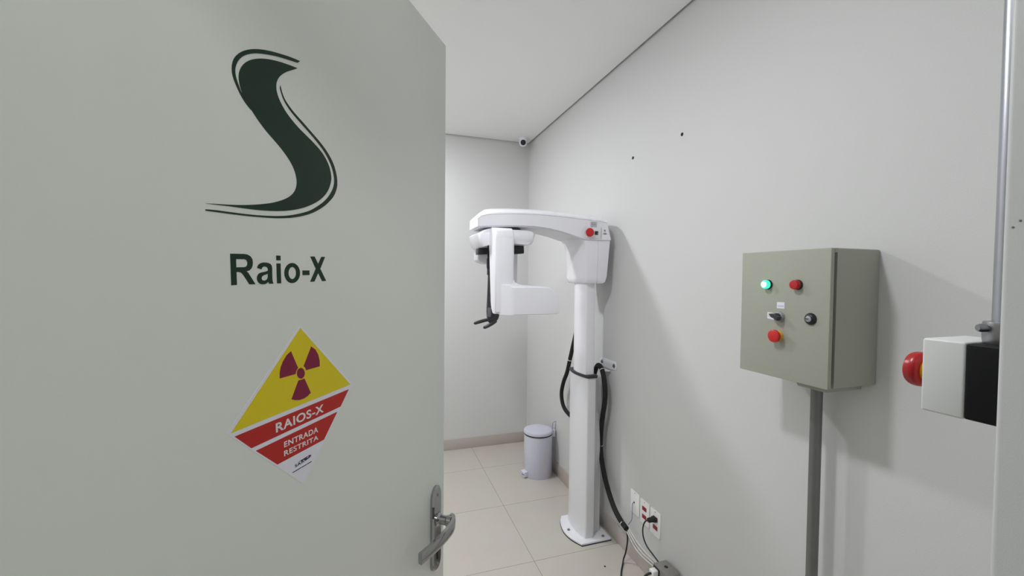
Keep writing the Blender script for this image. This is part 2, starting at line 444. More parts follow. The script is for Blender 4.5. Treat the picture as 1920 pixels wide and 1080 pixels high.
# ---------------------------------------------------------------- the setting
XR = 2.2                                        # far end of the hall side
struct('floor', box(NB(), -2.3, XW + 0.9, -1.9, YB + 0.1, -0.08, 0.0), M_TILE)
struct('wall_right', box(NB(), XW, XW + 0.1, YO, YB + 0.1, -0.02, 3.0), M_WALL)
struct('wall_back', box(NB(), XL - 0.1, XW, YB, YB + 0.1, -0.02, 3.0), M_WALL)
struct('wall_left', box(NB(), XL - 0.1, XL, YO, YB, -0.02, 3.0), M_WALL)
HX = (DOOR_E - DU * 0.866).x                    # hinge line
JX = 0.512                                      # raw opening on the strike side
b = NB()
box(b, XL, HX - 0.045, YO, YF, -0.02, 3.0)
box(b, JX, XW, YO, YF, -0.02, 3.0)
box(b, HX - 0.045, JX, YO, YF, 2.135, 3.0)
struct('wall_front', b, M_WALL)
b = NB()                                        # plasterboard ceiling with a recessed shadow gap round its edge
box(b, XL + 0.016, XW - 0.016, YF, YB - 0.016, ZC, ZC + 0.02)
box(b, XL, XW, YF, YB, ZC + 0.045, ZC + 0.08)
struct('ceiling', b, M_CEIL)
struct('baseboard_right', bevel(box(NB(), XW - 0.008, XW, YF, YB, 0.0, 0.104), 0.0015, 2), M_BASE)
struct('baseboard_back', bevel(box(NB(), XL, XW - 0.008, YB - 0.008, YB, 0.0, 0.1), 0.0015, 2), M_BASE)
struct('baseboard_left', bevel(box(NB(), XL, XL + 0.008, YF, YB - 0.008, 0.0, 0.1), 0.0015, 2), M_BASE)
# hall behind the camera
struct('wall_hall_end', box(NB(), -2.3, XW + 0.9, -2.0, -1.9, -0.02, 3.0), M_WALL)
struct('wall_hall_left', box(NB(), -2.4, -2.3, -2.0, YO, -0.02, 3.0), M_WALL)
struct('wall_hall_right', box(NB(), XW + 0.8, XW + 0.9, -1.9, YO, -0.02, 3.0), M_WALL)
b = NB()
box(b, -2.3, XL - 0.1, YO, YF, -0.02, 3.0)
box(b, XW + 0.1, XW + 0.9, YO, YF, -0.02, 3.0)
struct('wall_hall_front', b, M_WALL)
struct('ceiling_hall', box(NB(), -2.3, XW + 0.9, -1.9, YO, 2.75, 2.8), M_CEIL)
# door lining with its architrave
b = NB()
prof = [(0.5, YO - 0.012), (0.5, 0.207), (0.548, 0.207), (0.548, YF), (JX, YF), (JX, YO), (0.548, YO), (0.548, YO - 0.012)]
prism(b, prof, 'z', 0.0, 2.17)
bevel(b, 0.0045, 4, 30, lambda e: abs(e.verts[0].co.z - e.verts[1].co.z) > 0.5)
box(b, HX - 0.045, HX - 0.008, YO - 0.012, YF, 0.0, 2.17)
box(b, HX - 0.008, 0.5, YO - 0.012, YF, 2.115, 2.135)
jamb = struct('trim_1', b, M_JAMB)
for y, z in ((0.1965, 1.650), (0.2005, 1.645)):
    struct('paint_chip', lathe(NB(), (0.5003, y, z), (-1, 0, 0), [(0.0011, 0), (0.0009, 0.0005), (0.0, 0.0006)], 9), mat('bare_metal_chip', srgb(120, 121, 120), 0.6), jamb)

# ---------------------------------------------------------------- the open door and its furniture
WD = 0.866
b = NB()
loft(b, [[dpt(-WD, z, 0), dpt(0, z, 0), dpt(0, z, -0.035), dpt(-WD, z, -0.035)] for z in (0.006, 2.1)])
bevel(b, 0.0015, 2)
door = struct('door_1', b, M_DOOR)
U0 = -0.045
b = NB()                                        # long rounded escutcheon plate
ring = []
for k in range(13):
    a = math.pi * k / 12
    ring.append((U0 + 0.0195 * math.cos(a), 1.134 + 0.0215 * math.sin(a)))
for k in range(13):
    a = math.pi + math.pi * k / 12
    ring.append((U0 + 0.0195 * math.cos(a), 0.996 + 0.0215 * math.sin(a)))
loft(b, [[dpt(p[0], p[1], 0) for p in ring], [dpt(p[0], p[1], 0.0045) for p in ring],
         [dpt(U0 + (p[0] - U0) * 0.82, 1.065 + (p[1] - 1.065) * 0.965, 0.0075) for p in ring]])
plate = struct('escutcheon_plate', b, M_CHROME, door)
ZL = 1.085
b = NB()
lathe(b, dpt(U0, ZL, 0.006), DN, [(0.0135, 0), (0.0135, 0.004), (0.0095, 0.008), (0.0095, 0.022), (0.0115, 0.024), (0.0115, 0.034)], 24)
struct('spindle_collar', b, M_CHROME, door)
b = NB()
path = [(U0 + 0.006, 0.034), (U0 + 0.004, 0.041), (U0 - 0.012, 0.047), (U0 - 0.035, 0.0475), (U0 - 0.07, 0.044), (U0 - 0.1, 0.038), (U0 - 0.122, 0.032)]
ctr = spline([dpt(u, ZL, o) for u, o in path], 6)
secs = []
for i, p in enumerate(ctr):
    t = (ctr[min(i + 1, len(ctr) - 1)] - ctr[max(i - 1, 0)]).normalized()
    w = t.cross(Vector((0, 0, 1))).normalized()
    hz = 0.0125 - 0.002 * i / len(ctr)
    dz = -0.0015 * i / len(ctr)
    th = 0.0048
    secs.append([p + w * (th * x) + Vector((0, 0, hz * zz + dz)) for x, zz in ((-1, -0.7), (-0.7, -1), (0.7, -1), (1, -0.7), (1, 0.7), (0.7, 1), (-0.7, 1), (-1, 0.7))])
loft(b, secs)
lever = struct('lever_handle', b, M_CHROME, door)
b = NB()
lathe(b, dpt(U0 - 0.001, 1.015, 0.0045), DN, [(0.0042, 0), (0.0042, 0.0042)], 16)
box_c = dpt(U0 - 0.001, 1.008, 0)
loft(b, [[dpt(U0 - 0.003, 1.0, o), dpt(U0 + 0.001, 1.0, o), dpt(U0 + 0.001, 1.013, o), dpt(U0 - 0.003, 1.013, o)] for o in (0.0045, 0.0085)])
struct('keyhole', b, M_HOLE, door)
for zz in (1.137, 0.988):
    struct('screw', lathe(NB(), dpt(U0, zz, 0.005), DN, [(0.0034, 0), (0.0034, 0.0032), (0.002, 0.0042)], 14), M_STEEL, door)

# vinyl marks on the door face
lg = thing('door_emblem', 'dark green swooping S emblem on the pale open door', 'logo', dpt(-0.45, 1.66, 0))
door_flat('emblem_body', [closed_spline(*LOGO_A)], M_GREEN, 0.0, lg)
door_flat('emblem_stroke', [closed_spline(*LOGO_B)], M_GREEN, 0.0, lg)
door_flat('emblem_stroke', [closed_spline(*LOGO_C)], M_GREEN, 0.0, lg)
lt = thing('door_lettering', 'dark green Raio-X lettering on the pale open door', 'lettering', dpt(-0.44, 1.589, 0))
for lp in LETTERS:
    door_flat('letter', lp, M_GREEN, 0.0, lt)
sg = thing('warning_sign', 'yellow red and white diamond radiation warning sticker on the open door', 'sign', dpt(-0.416, 1.335, 0))
door_flat('sticker_backing', [SIGN], M_STEDGE, 0.0, sg, 0.0004)
door_flat('yellow_field', [YELLOW], M_YELLOW, 0.0004, sg, 0.0002).__setitem__('label', 'yellow triangle')
rb1 = door_flat('red_band', [RED1], M_RED, 0.0004, sg, 0.0002)
rb2 = door_flat('red_band', [RED2], M_RED, 0.0004, sg, 0.0002)
tr = door_flat('trefoil_symbol', BLADES, M_MAGENTA, 0.0006, sg, 0.0002)
tr['label'] = 'magenta radiation trefoil'
door_flat('trefoil_hub', [HUB], M_MAGENTA, 0.0007, tr, 0.0002)
door_text('lettering', 'RAIOS-X', Q1, M_STICK, 0.0006, rb1, 0.02)['label'] = 'white lettering'
door_text('lettering', 'ENTRADA', Q2, M_STICK, 0.0006, rb2, 0.016)
door_text('lettering', 'RESTRITA', Q3, M_STICK, 0.0006, rb2, 0.016)
ml = door_flat('maker_mark', [SWOOSH, SWHOLE], M_NAVY, 0.0004, sg, 0.0002)
ml['label'] = 'small navy mark'
door_text('lettering', 'SAR', Q4, M_DARKINK, 0.0006, ml, 0.008)
door_flat('fine_print', BARS, M_DARKINK, 0.0004, sg, 0.0002)

# ---------------------------------------------------------------- the panoramic X-ray machine
MX = thing('dental_x_ray_machine', 'tall white panoramic dental x-ray machine bolted to the tiled floor', 'x-ray machine', (1.25, 2.335, 0))
basep = [(1.362, 2.182), (1.362, 2.492), (1.169, 2.492), (1.140, 2.445), (1.121, 2.385), (1.114, 2.335), (1.118, 2.285), (1.134, 2.235), (1.162, 2.182)]
front = [(p.x, p.y) for p in spline([(x, y, 0) for x, y in basep[2:]], 5)]
basep = basep[:2] + front
b = NB()
prism(b, basep, 'z', 0.0, 0.004)
gk = obj('base_gasket', b, M_DKGREY, MX)
b = NB()
prism(b, [(1.25 + (x - 1.25) * 0.99, 2.337 + (y - 2.337) * 0.99) for x, y in basep], 'z', 0.004, 0.016)
bevel(b, 0.003, 3, 50)
bp = obj('base_plate', b, M_WHITE2, MX)
for x, y in ((1.148, 2.334), (1.322, 2.214), (1.322, 2.462)):
    obj('bolt', lathe(NB(), (x, y, 0.0155), (0, 0, 1), [(0.0095, 0), (0.0095, 0.0015), (0.0065, 0.0018), (0.0065, 0.006), (0.005, 0.0075)], 6 if False else 18), M_STEEL, bp)


def column_plan(x0, x1, ya, yb, bulge):
    n = 10
    pts = []
    for k in range(n + 1):
        t = k / n
        pts.append((x0 - bulge * (1 - (2 * t - 1) ** 2), ya + (yb - ya) * t))
    return pts + [(x1, yb), (x1, ya)]


b = NB()
pl = column_plan(1.209, 1.266, 2.224, 2.466, 0.022)
loft(b, [[(x - 0.006 * f, 2.345 + (y - 2.345) * (1 + 0.02 * f), z) for x, y in pl] for z, f in ((0.016, 1.0), (0.03, 0.6), (0.06, 0.15), (0.11, 0), (0.993, 0))])
bevel(b, 0.007, 3, 50, lambda e: abs(e.verts[0].co.z - e.verts[1].co.z) > 0.01)
obj('lower_column', b, M_COLWH, MX)
b = NB()
prism(b, [(1.266, 2.262), (1.33, 2.275), (1.33, 2.42), (1.266, 2.432)], 'z', 0.016, 0.985)
obj('column_spine', b, M_COLWH, MX)
b = NB()
prism(b, column_plan(1.205, 1.272, 2.217, 2.473, 0.022), 'z', 0.993, 1.012)
bevel(b, 0.005, 3, 50)
obj('collar_ring', b, M_DKGREY, MX, label='black collar ring')
b = NB()
prism(b, column_plan(1.204, 1.262, 2.246, 2.412, 0.012), 'z', 1.0, 1.59)
bevel(b, 0.006, 3, 50, lambda e: abs(e.verts[0].co.z - e.verts[1].co.z) > 0.1)
obj('lifting_column', b, M_WHITE, MX)

# head block under the arm, in two shells that meet at a seam
b = NB()


def head_ring(z, x0, x1, ya, yb, bul):
    n = 8
    r = [(x0 - bul * (1 - (2 * k / n - 1) ** 2), ya + (yb - ya) * k / n, z) for k in range(n + 1)]
    return r + [(x1, yb, z), (x1, ya, z)]


loft(b, [head_ring(1.566, 1.196, 1.249, 2.222, 2.478, 0.010), head_ring(1.575, 1.187, 1.2535, 2.216, 2.486, 0.010), head_ring(1.60, 1.183, 1.254, 2.212, 2.49, 0.010),
         head_ring(1.76, 1.178, 1.254, 2.207, 2.497, 0.012), head_ring(1.81, 1.168, 1.254, 2.207, 2.5, 0.02), head_ring(1.832, 1.15, 1.254, 2.209, 2.5, 0.03)])
bevel(b, 0.008, 3, 45, lambda e: e.verts[0].co.x < 1.2 and e.verts[1].co.x < 1.2 and abs(e.verts[0].co.z - e.verts[1].co.z) > 0.005)
obj('head_block', b, M_WHITE, MX)
b = NB()
loft(b, [[(1.2555, 2.222, 1.566), (1.2555, 2.478, 1.566), (1.296, 2.478, 1.566), (1.296, 2.222, 1.566)],
         [(1.2555, 2.216, 1.572), (1.2555, 2.486, 1.572), (1.309, 2.486, 1.575), (1.309, 2.216, 1.575)],
         [(1.2555, 2.212, 1.60), (1.2555, 2.49, 1.60), (1.318, 2.49, 1.605), (1.318, 2.212, 1.605)],
         [(1.2555, 2.207, 1.828), (1.2555, 2.5, 1.828), (1.335, 2.5, 1.828), (1.335, 2.207, 1.828)]])
obj('head_rear_cover', b, M_WHITE, MX)

# overhead arm
bot = [(1.338, 1.8285), (1.30, 1.826), (1.25, 1.8255), (1.165, 1.8265), (1.10, 1.8435), (1.036, 1.861), (0.985, 1.872), (0.935, 1.880), (0.885, 1.8855), (0.838, 1.8885), (0.74, 1.887), (0.62, 1.881), (0.518, 1.873)]
top = [(0.519, 1.915), (0.535, 1.929), (0.566, 1.939), (0.62, 1.946), (0.711, 1.9525), (0.79, 1.955), (0.869, 1.956), (0.95, 1.9545), (1.036, 1.951), (1.172, 1.943), (1.27, 1.937), (1.309, 1.931), (1.3215, 1.882)]
b = NB()
secs = []
for y, lift, dx in ((2.203, -0.004, -0.004), (2.2, 0.0, 0.0), (2.204, 0.006, 0.0), (2.225, 0.018, -0.002), (2.265, 0.036, -0.004), (2.335, 0.047, -0.006), (2.405, 0.036, -0.002), (2.44, 0.018, 0.006), (2.458, 0.006, 0.016), (2.46, 0.0, 0.02)):
    s = [(x + (0.0 if x > 0.8 else (-dx if dx < -0.003 and False else 0.0)), y, z) for x, z in bot]
    s = [(x + max(dx, 0) * (1 if x < 0.6 else 0), y, z) for x, y, z in s]
    t = []
    for k, (x, z) in enumerate(top):
        f = 1.0 if 2 <= k <= 10 else (0.75 if k == 1 else (0.95 if k == 11 else (0.35 if k == 0 else 0.2)))
        e = 0.012 if k == 12 else 0.0
        t.append((x + max(dx, 0) * (1 if x < 0.6 else 0) + (0.02 * lift / 0.047 if k in (1, 2) else 0) + (0.012 * lift / 0.047 if k == 11 else 0), y, z + lift * f))
    secs.append(s + t)
loft(b, secs)
arm = obj('overhead_arm', b, M_WHITE, MX, 32)
b = NB()                                        # underside cover, set in from the shell so that a seam shows
und = [(x, z) for x, z in bot[1:-1]]
lo = [(und[0][0] - 0.004, und[0][1])] + und[1:-1] + [(0.535, 1.8745)]
secs = []
for y in (2.204, 2.209, 2.452, 2.456):
    d = 0.0065 if y in (2.209, 2.452) else 0.003
    secs.append([(x, y, z - d) for x, z in lo] + [(x, y, z + 0.01) for x, z in reversed(lo)])
loft(b, secs)
obj('underside_cover', b, M_WHITE2, MX, 32)
b = NB()                                        # recessed control surround
rr = []
for cx, cz, a0 in ((1.245, 1.879, 0), (1.168, 1.879, 90), (1.168, 1.853, 180), (1.245, 1.853, 270)):
    for k in range(5):
        a = math.radians(a0 + 22.5 * k)
        rr.append((cx + 0.022 * math.cos(a), cz + 0.018 * math.sin(a)))
loft(b, [[(x, 2.201, z) for x, z in rr], [(x, 2.1985, z) for x, z in rr], [(1.2065 + (x - 1.2065) * 0.96, 2.1975, 1.866 + (z - 1.866) * 0.93) for x, z in rr]])
cp = obj('control_surround', b, M_WHITE2, MX)
obj('emergency_button', lathe(NB(), (1.187, 2.1985, 1.866), (0, -1, 0), [(0.016, 0), (0.016, 0.006), (0.0245, 0.009), (0.026, 0.013), (0.0245, 0.018), (0.019, 0.0205), (0.0, 0.021)], 36), M_BUTTON, cp, label='red emergency button')
obj('indicator_window', bevel(box(NB(), 1.226, 1.247, 2.193, 2.1985, 1.8545, 1.876), 0.002, 2), M_BLACK, cp)
obj('indicator_light', box(NB(), 1.238, 1.2435, 2.1925, 2.1932, 1.860, 1.866), M_GREENDIM, cp)
b = NB()
for z0, z1 in ((1.918, 1.931), (1.903, 1.914)):
    box(b, 1.2005, 1.239, 2.1992, 2.2005, z0, z1)
obj('rating_label', b, M_GREYLBL, MX)
b = NB()
loft(b, [[(1.2705, y, 1.9), (1.2725, y, 1.9), (1.2725, y, 1.83), (1.2705, y, 1.83)] for y in (2.1996, 2.201)])
obj('panel_seam', b, M_GREYLBL, MX)
b = NB()
for k, w in enumerate((0.004, 0.003, 0.0045, 0.0035)):
    box(b, 1.2855 + k * 0.0052, 1.2855 + k * 0.0052 + w, 2.1992, 2.2005, 1.8615, 1.8665)
box(b, 1.2935, 1.2965, 2.1992, 2.2005, 1.876, 1.887)
box(b, 1.289, 1.2935, 2.1992, 2.2005, 1.884, 1.887)
obj('printed_mark', b, M_DARKLBL, MX)

# rotating unit below the arm
b = NB()
hp = [(0.578, 1.864), (0.549, 1.855), (0.521, 1.833), (0.534, 1.775), (0.548, 1.762), (0.60, 1.778), (0.70, 1.783), (0.80, 1.779), (0.83, 1.783), (0.842, 1.799), (0.853, 1.842), (0.838, 1.856), (0.80, 1.864)]
loft(b, [[(0.69 + (x - 0.69) * s, y, 1.815 + (z - 1.815) * s) for x, z in hp] for y, s in ((2.19, 0.90), (2.2, 0.97), (2.225, 1.0), (2.44, 1.0), (2.465, 0.96))])
hub = obj('rotating_hub', b, M_WHITE, MX, 50)
obj('hub_bearing', lathe(NB(), (0.69, 2.33, 1.85), (0, 0, 1), [(0.11, 0), (0.11, 0.03)], 40), M_CHAR, MX)
b = NB()                                        # tube arm, an upside-down L seen from its side
yz = [(2.26, 1.862), (2.14, 1.862), (2.105, 1.857), (2.08, 1.845), (2.066, 1.828), (2.06, 1.805), (2.06, 1.42), (2.075, 1.408), (2.11, 1.41), (2.14, 1.432), (2.155, 1.465), (2.175, 1.60), (2.195, 1.74), (2.205, 1.77), (2.26, 1.785)]
loft(b, [[(x, 2.16 + (y - 2.16) * s, 1.63 + (z - 1.63) * (0.99 + 0.01 * s)) for y, z in yz] for x, s in ((0.581, 0.90), (0.5835, 0.965), (0.59, 1.0), (0.672, 1.0), (0.679, 0.965), (0.682, 0.90))])
ta = obj('tube_arm', b, M_WHITE, MX, 45)
obj('arm_panel', bevel(box(NB(), 0.612, 0.6705, 2.0585, 2.07, 1.44, 1.80), 0.001, 2), M_WHITE, ta)
b = NB()                                        # tube housing
tp = [(0.605, 1.405), (0.905, 1.405), (0.917, 1.411), (0.919, 1.42), (0.918, 1.505), (0.907, 1.524), (0.889, 1.541), (0.868, 1.550), (0.82, 1.554), (0.777, 1.5565), (0.725, 1.5585), (0.70, 1.5645), (0.685, 1.578), (0.676, 1.60), (0.671, 1.63), (0.605, 1.63)]


def tsec(y, xmin, top, rise):
    return [(max(xmin, x), y, 1.405 + rise if z < 1.408 else (z if z < 1.5 else min(z - (0.006 if y < 2.02 else 0.0), top))) for x, z in ((xmin if x == 0.605 else x, z) for x, z in tp)]


loft(b, [tsec(2.014, 0.672, 1.536, 0.004), tsec(2.016, 0.657, 1.545, 0.001), tsec(2.026, 0.642, 1.553, 0.0), tsec(2.042, 0.624, 1.5575, 0.0), tsec(2.058, 0.612, 1.560, 0.0), tsec(2.0605, 0.605, 1.572, 0.0), tsec(2.066, 0.605, 1.63, 0.0), tsec(2.19, 0.605, 1.63, 0.0), tsec(2.2, 0.612, 1.62, 0.004)])
th = obj('tube_housing', b, M_WHITE, MX, 32)
obj('status_light', box(NB(), 0.898, 0.907, 2.0175, 2.0195, 1.486, 1.490), mat('status_mint', srgb(178, 226, 210), 0.4), th, label='pale green status light')
b = NB()                                        # sensor housing on the far side
hs = [(0.557, 1.79), (0.557, 1.70), (0.565, 1.688), (0.60, 1.676), (0.70, 1.676), (0.742, 1.676), (0.744, 1.572), (0.75, 1.565), (0.797, 1.565), (0.802, 1.575), (0.806, 1.79)]
prism(b, hs, 'y', 2.365, 2.47)
bevel(b, 0.008, 3, 40)
obj('sensor_housing', b, M_WHITE2, MX)
# temple support: dark padded clamp behind the tube arm
b = NB()
box(b, 0.58, 0.765, 2.296, 2.312, 1.735, 1.762)
box(b, 0.60, 0.63, 2.297, 2.311, 1.70, 1.785)
tmp = obj('temple_support', bevel(b, 0.003, 2), M_CHAR, MX)
for x0, x1, z0, z1 in ((0.536, 0.596, 1.724, 1.763), (0.742, 0.808, 1.733, 1.781)):
    b = NB()
    prism(b, [(x0, z0 + 0.003), (x0 + 0.004, z0), (x1 - 0.004, z0 + 0.003), (x1, z0 + 0.007), (x1 - 0.002, z1 - 0.004), (x1 - 0.006, z1), (x0 + 0.004, z1 - 0.003), (x0, z1 - 0.006)], 'y', 2.262, 2.33)
    obj('temple_pad', bevel(b, 0.005, 3, 60), M_BLACK, tmp, label='black temple pad')
# chin rest on its hanging rod
b = NB()
lathe(b, (0.606, 2.3, 1.745), (0, 0, -1), [(0.008, 0), (0.008, 0.105)], 16)
lathe(b, (0.606, 2.3, 1.705), (0, 0, -1), [(0.0105, 0), (0.0115, 0.004), (0.0115, 0.05), (0.0085, 0.062)], 20)
cr = obj('chin_rest_rod', b, M_BLACK, MX)
b = NB()
lathe(b, (0.6075, 2.3, 1.648), (0, 0, -1), [(0.007, 0), (0.0105, 0.004), (0.0105, 0.034), (0.007, 0.039)], 18)
obj('rod_joint', b, M_CHAR, cr)
b = NB()
loft(b, [[(x0, 2.292, z), (x1, 2.292, z), (x1, 2.308, z), (x0, 2.308, z)] for z, x0, x1 in ((1.614, 0.603, 0.612), (1.54, 0.601, 0.6165), (1.46, 0.598, 0.622), (1.42, 0.597, 0.634))])
obj('drop_bar', bevel(b, 0.003, 2), M_CHAR, cr)
b = NB()
prism(b, [(0.598, 1.452), (0.626, 1.432), (0.662, 1.412), (0.672, 1.39), (0.664, 1.36), (0.652, 1.344), (0.634, 1.334), (0.608, 1.338), (0.6, 1.36), (0.597, 1.40)], 'y', 2.286, 2.316)
bevel(b, 0.006, 3, 50)
ct = obj('chin_tray', b, M_CHAR, MX)
obj('tray_clip', bevel(box(NB(), 0.6, 0.617, 2.279, 2.288, 1.372, 1.425), 0.003, 2), mat('grey_clip', srgb(112, 113, 118), 0.35), ct)
obj('tray_slot', box(NB(), 0.6305, 0.636, 2.2845, 2.287, 1.375, 1.40), M_BLACK, ct)
for pts, rad in (([(0.612, 2.32, 1.352), (0.59, 2.322, 1.349), (0.555, 2.322, 1.34), (0.526, 2.322, 1.332)], 0.0105),
                 ([(0.65, 2.288, 1.348), (0.628, 2.284, 1.336), (0.60, 2.282, 1.322), (0.572, 2.282, 1.31)], 0.011)):
    obj('grip_paddle', tube(NB(), pts, lambda s, r=rad: r * (0.75 + 0.9 * s * (1 - s)) * (1 if s < 0.9 else (1.02 - s) / 0.12), 16, 6, 1.0), M_CHAR, ct)
# wall anchor
b = NB()
prism(b, [(2.392, 1.077), (2.372, 1.087), (2.212, 1.087), (2.2, 1.078), (2.2, 1.044), (2.212, 1.035), (2.246, 1.034), (2.26, 1.03), (2.352, 1.03), (2.392, 1.04)], 'x', XW - 0.006, XW)
bevel(b, 0.0015, 2, 40)
wb = obj('wall_anchor', b, M_WHITE2, MX)
b = NB()
prism(b, [(1.33, 2.278), (1.386, 2.262), (1.386, 2.325), (1.33, 2.31)], 'z', 1.018, 1.023)
obj('anchor_arm', b, M_WHITE2, wb)
for y, z in ((2.368, 1.06), (2.224, 1.06)):
    obj('anchor_screw', lathe(NB(), (XW - 0.0055, y, z), (-1, 0, 0), [(0.013, 0), (0.013, 0.0015), (0.0075, 0.002), (0.0075, 0.007), (0.005, 0.008)], 18), M_STEEL, wb)

# black braided cable hose that loops behind the column and runs down the wall side
hz = [(1.33, 2.52, 1.56), (1.338, 2.58, 1.40), (1.343, 2.655, 1.215), (1.343, 2.70, 1.11), (1.34, 2.742, 1.0), (1.34, 2.785, 0.90), (1.34, 2.845, 0.81), (1.34, 2.878, 0.715),
      (1.34, 2.845, 0.635), (1.342, 2.76, 0.60), (1.348, 2.63, 0.60), (1.352, 2.52, 0.70), (1.352, 2.44, 0.86), (1.345, 2.385, 0.985), (1.336, 2.336, 1.042), (1.328, 2.285, 1.047), (1.324, 2.245, 1.01),
      (1.324, 2.222, 0.94), (1.328, 2.226, 0.85), (1.332, 2.254, 0.755), (1.335, 2.278, 0.65), (1.337, 2.284, 0.53), (1.338, 2.262, 0.44), (1.338, 2.215, 0.345), (1.338, 2.14, 0.256), (1.338, 2.066, 0.21), (1.338, 1.99, 0.19)]
hose = thing('cable_hose', 'black braided cable hose looping around the white machine column to the sockets', 'cable hose', (1.34, 2.3, 0.19))
obj('braided_sleeve', tube(NB(), hz, 0.0148, 14, 6), M_BLACKR, hose)
for p, d in (((1.34, 2.742, 1.0), (0, -0.4, 1)), ((1.326, 2.262, 1.032), (0, 0.7, 0.7)), ((1.338, 2.286, 0.55), (0, 0, 1)), ((1.338, 2.03, 0.197), (0, 1, 0.25))):
    obj('cable_tie', lathe(NB(), Vector(p) - Vector(d).normalized() * 0.002, d, [(0.0148, 0), (0.0162, 0.0005), (0.0162, 0.0038), (0.0148, 0.0043)], 20), M_CABWH, hose)

# ---------------------------------------------------------------- grey-green control panel
PN = thing('control_panel', 'grey-green steel control panel with lamps and switches on the white wall', 'control panel', (1.3, 0.97, 1.292))
FX = 1.194
b = NB()
box(b, FX + 0.024, XW, 0.8225, 1.1175, 1.294, 1.69)
bevel(b, 0.004, 3, 40, lambda e: e.verts[0].co.x > FX + 0.1 and e.verts[1].co.x > FX + 0.1 or e.verts[0].co.x != e.verts[1].co.x)
box(b, FX + 0.0145, FX + 0.026, 0.8227, 1.1173, 1.677, 1.6895)
obj('cabinet_body', b, M_PANEL, PN)
obj('door_gasket', box(NB(), FX + 0.012, FX + 0.0242, 0.843, 1.097, 1.306, 1.672), M_GASKET, PN)
b = NB()
box(b, FX, FX + 0.014, 0.8227, 1.1173, 1.2925, 1.6895)
bevel(b, 0.002, 3)
pd = obj('cabinet_door', b, M_PANEL, PN)
obj('gland_plate', bevel(prism(NB(), [(1.23, 0.85), (1.23, 0.937), (1.27, 0.974), (1.376, 0.974), (1.376, 0.85)], 'z', 1.275, 1.2935), 0.002, 2), M_PANEL, PN)


def button_base(y, z, r, m):
    return lathe(NB(), (FX, y, z), (-1, 0, 0), [(r, 0), (r, 0.003), (r * 0.94, 0.006), (r * 0.9, 0.007)], 28)


AX = (-1, 0, 0)
gl = obj('lamp_bezel', button_base(1.015, 1.584, 0.0152, 0), M_BLACK, pd)
obj('lamp_lens', lathe(NB(), (FX - 0.006, 1.015, 1.584), AX, [(0.0135, 0), (0.0135, 0.009), (0.012, 0.0122), (0.0085, 0.0135)], 28), M_GREENLED, gl, label='lit green pilot lamp')
obj('lamp_core', lathe(NB(), (FX - 0.019, 1.015, 1.584), AX, [(0.0095, 0), (0.009, 0.001), (0.004, 0.0022), (0, 0.0024)], 24), M_GREENHOT, gl)
rl = obj('lamp_bezel', button_base(0.9165, 1.585, 0.0155, 0), M_BLACK, pd)
obj('lamp_lens', lathe(NB(), (FX - 0.006, 0.9165, 1.585), AX, [(0.014, 0), (0.014, 0.010), (0.0125, 0.0132), (0.0, 0.0142)], 28), M_REDLENS, rl, label='unlit red pilot lamp')
sb = obj('selector_bezel', lathe(NB(), (FX, 0.972, 1.4845), AX, [(0.0165, 0), (0.0165, 0.002), (0.0155, 0.003), (0.0155, 0.008), (0.0125, 0.010)], 28), M_GREYBZ, pd)
b = NB()
lathe(b, (FX - 0.009, 0.972, 1.4845), AX, [(0.0115, 0), (0.0115, 0.006), (0.010, 0.008)], 24)
an = math.radians(-20)
cy, cz = math.cos(an), math.sin(an)
kb = [(-0.0135, -0.0065), (0.011, -0.0065), (0.0235, 0.0), (0.011, 0.0065), (-0.0135, 0.0065)]
loft(b, [[(x, 0.972 + (p * cy + q * cz) * s, 1.4845 + (-p * cz * 1 + q * cy) * s) for p, q in kb] for x, s in ((FX - 0.012, 1.0), (FX - 0.022, 1.0), (FX - 0.0255, 0.75))])
obj('selector_knob', b, M_CHAR, sb, label='dark rotary selector knob')
kl = obj('key_lock', lathe(NB(), (FX, 0.875, 1.487), AX, [(0.0175, 0), (0.017, 0.003), (0.013, 0.008), (0.0095, 0.010)], 28), M_BLACK, pd)
kc = obj('lock_core', lathe(NB(), (FX - 0.009, 0.875, 1.487), AX, [(0.0085, 0), (0.0085, 0.002), (0.0075, 0.0025)], 24), M_LOCK, kl)
obj('key_slot', box(NB(), FX - 0.0122, FX - 0.0105, 0.873, 0.8835, 1.486, 1.4885), M_BLACK, kl)
ec = obj('button_collar', lathe(NB(), (FX, 0.974, 1.4245), AX, [(0.0155, 0), (0.0155, 0.004), (0.0135, 0.014)], 28), M_AMBER, pd)
obj('emergency_button', lathe(NB(), (FX - 0.011, 0.974, 1.4245), AX, [(0.012, 0), (0.0185, 0.004), (0.0198, 0.008), (0.019, 0.0125), (0.015, 0.0145), (0.0, 0.0155)], 36), M_BUTTON, ec, label='red mushroom emergency button')


def paper(y0, y1, z0, z1, skew):
    c = [(y1, z0 + skew), (y0, z0 - skew), (y0, z1 - skew), (y1, z1 + skew)]
    b = NB()
    loft(b, [[(x, y, z) for y, z in c] for x in (FX, FX - 0.0006)])
    pp = obj('paper_label', b, M_PAPER, pd)
    b = NB()
    zc = (z0 + z1) / 2
    for k in range(5):
        yy = y1 - 0.004 - k * (y1 - y0 - 0.006) / 5
        zo = zc + skew * ((yy - (y0 + y1) / 2) / (y1 - y0) * 2)
        box(b, FX - 0.0008, FX - 0.0005, yy - 0.0025, yy, zo - 0.0035, zo - 0.0005 - 0.001 * (k % 2))
    obj('ink_marks', b, M_INK, pp)


paper(0.9575, 0.983, 1.510, 1.530, -0.0003)
paper(0.988, 1.0155, 1.474, 1.4945, 0.0013)

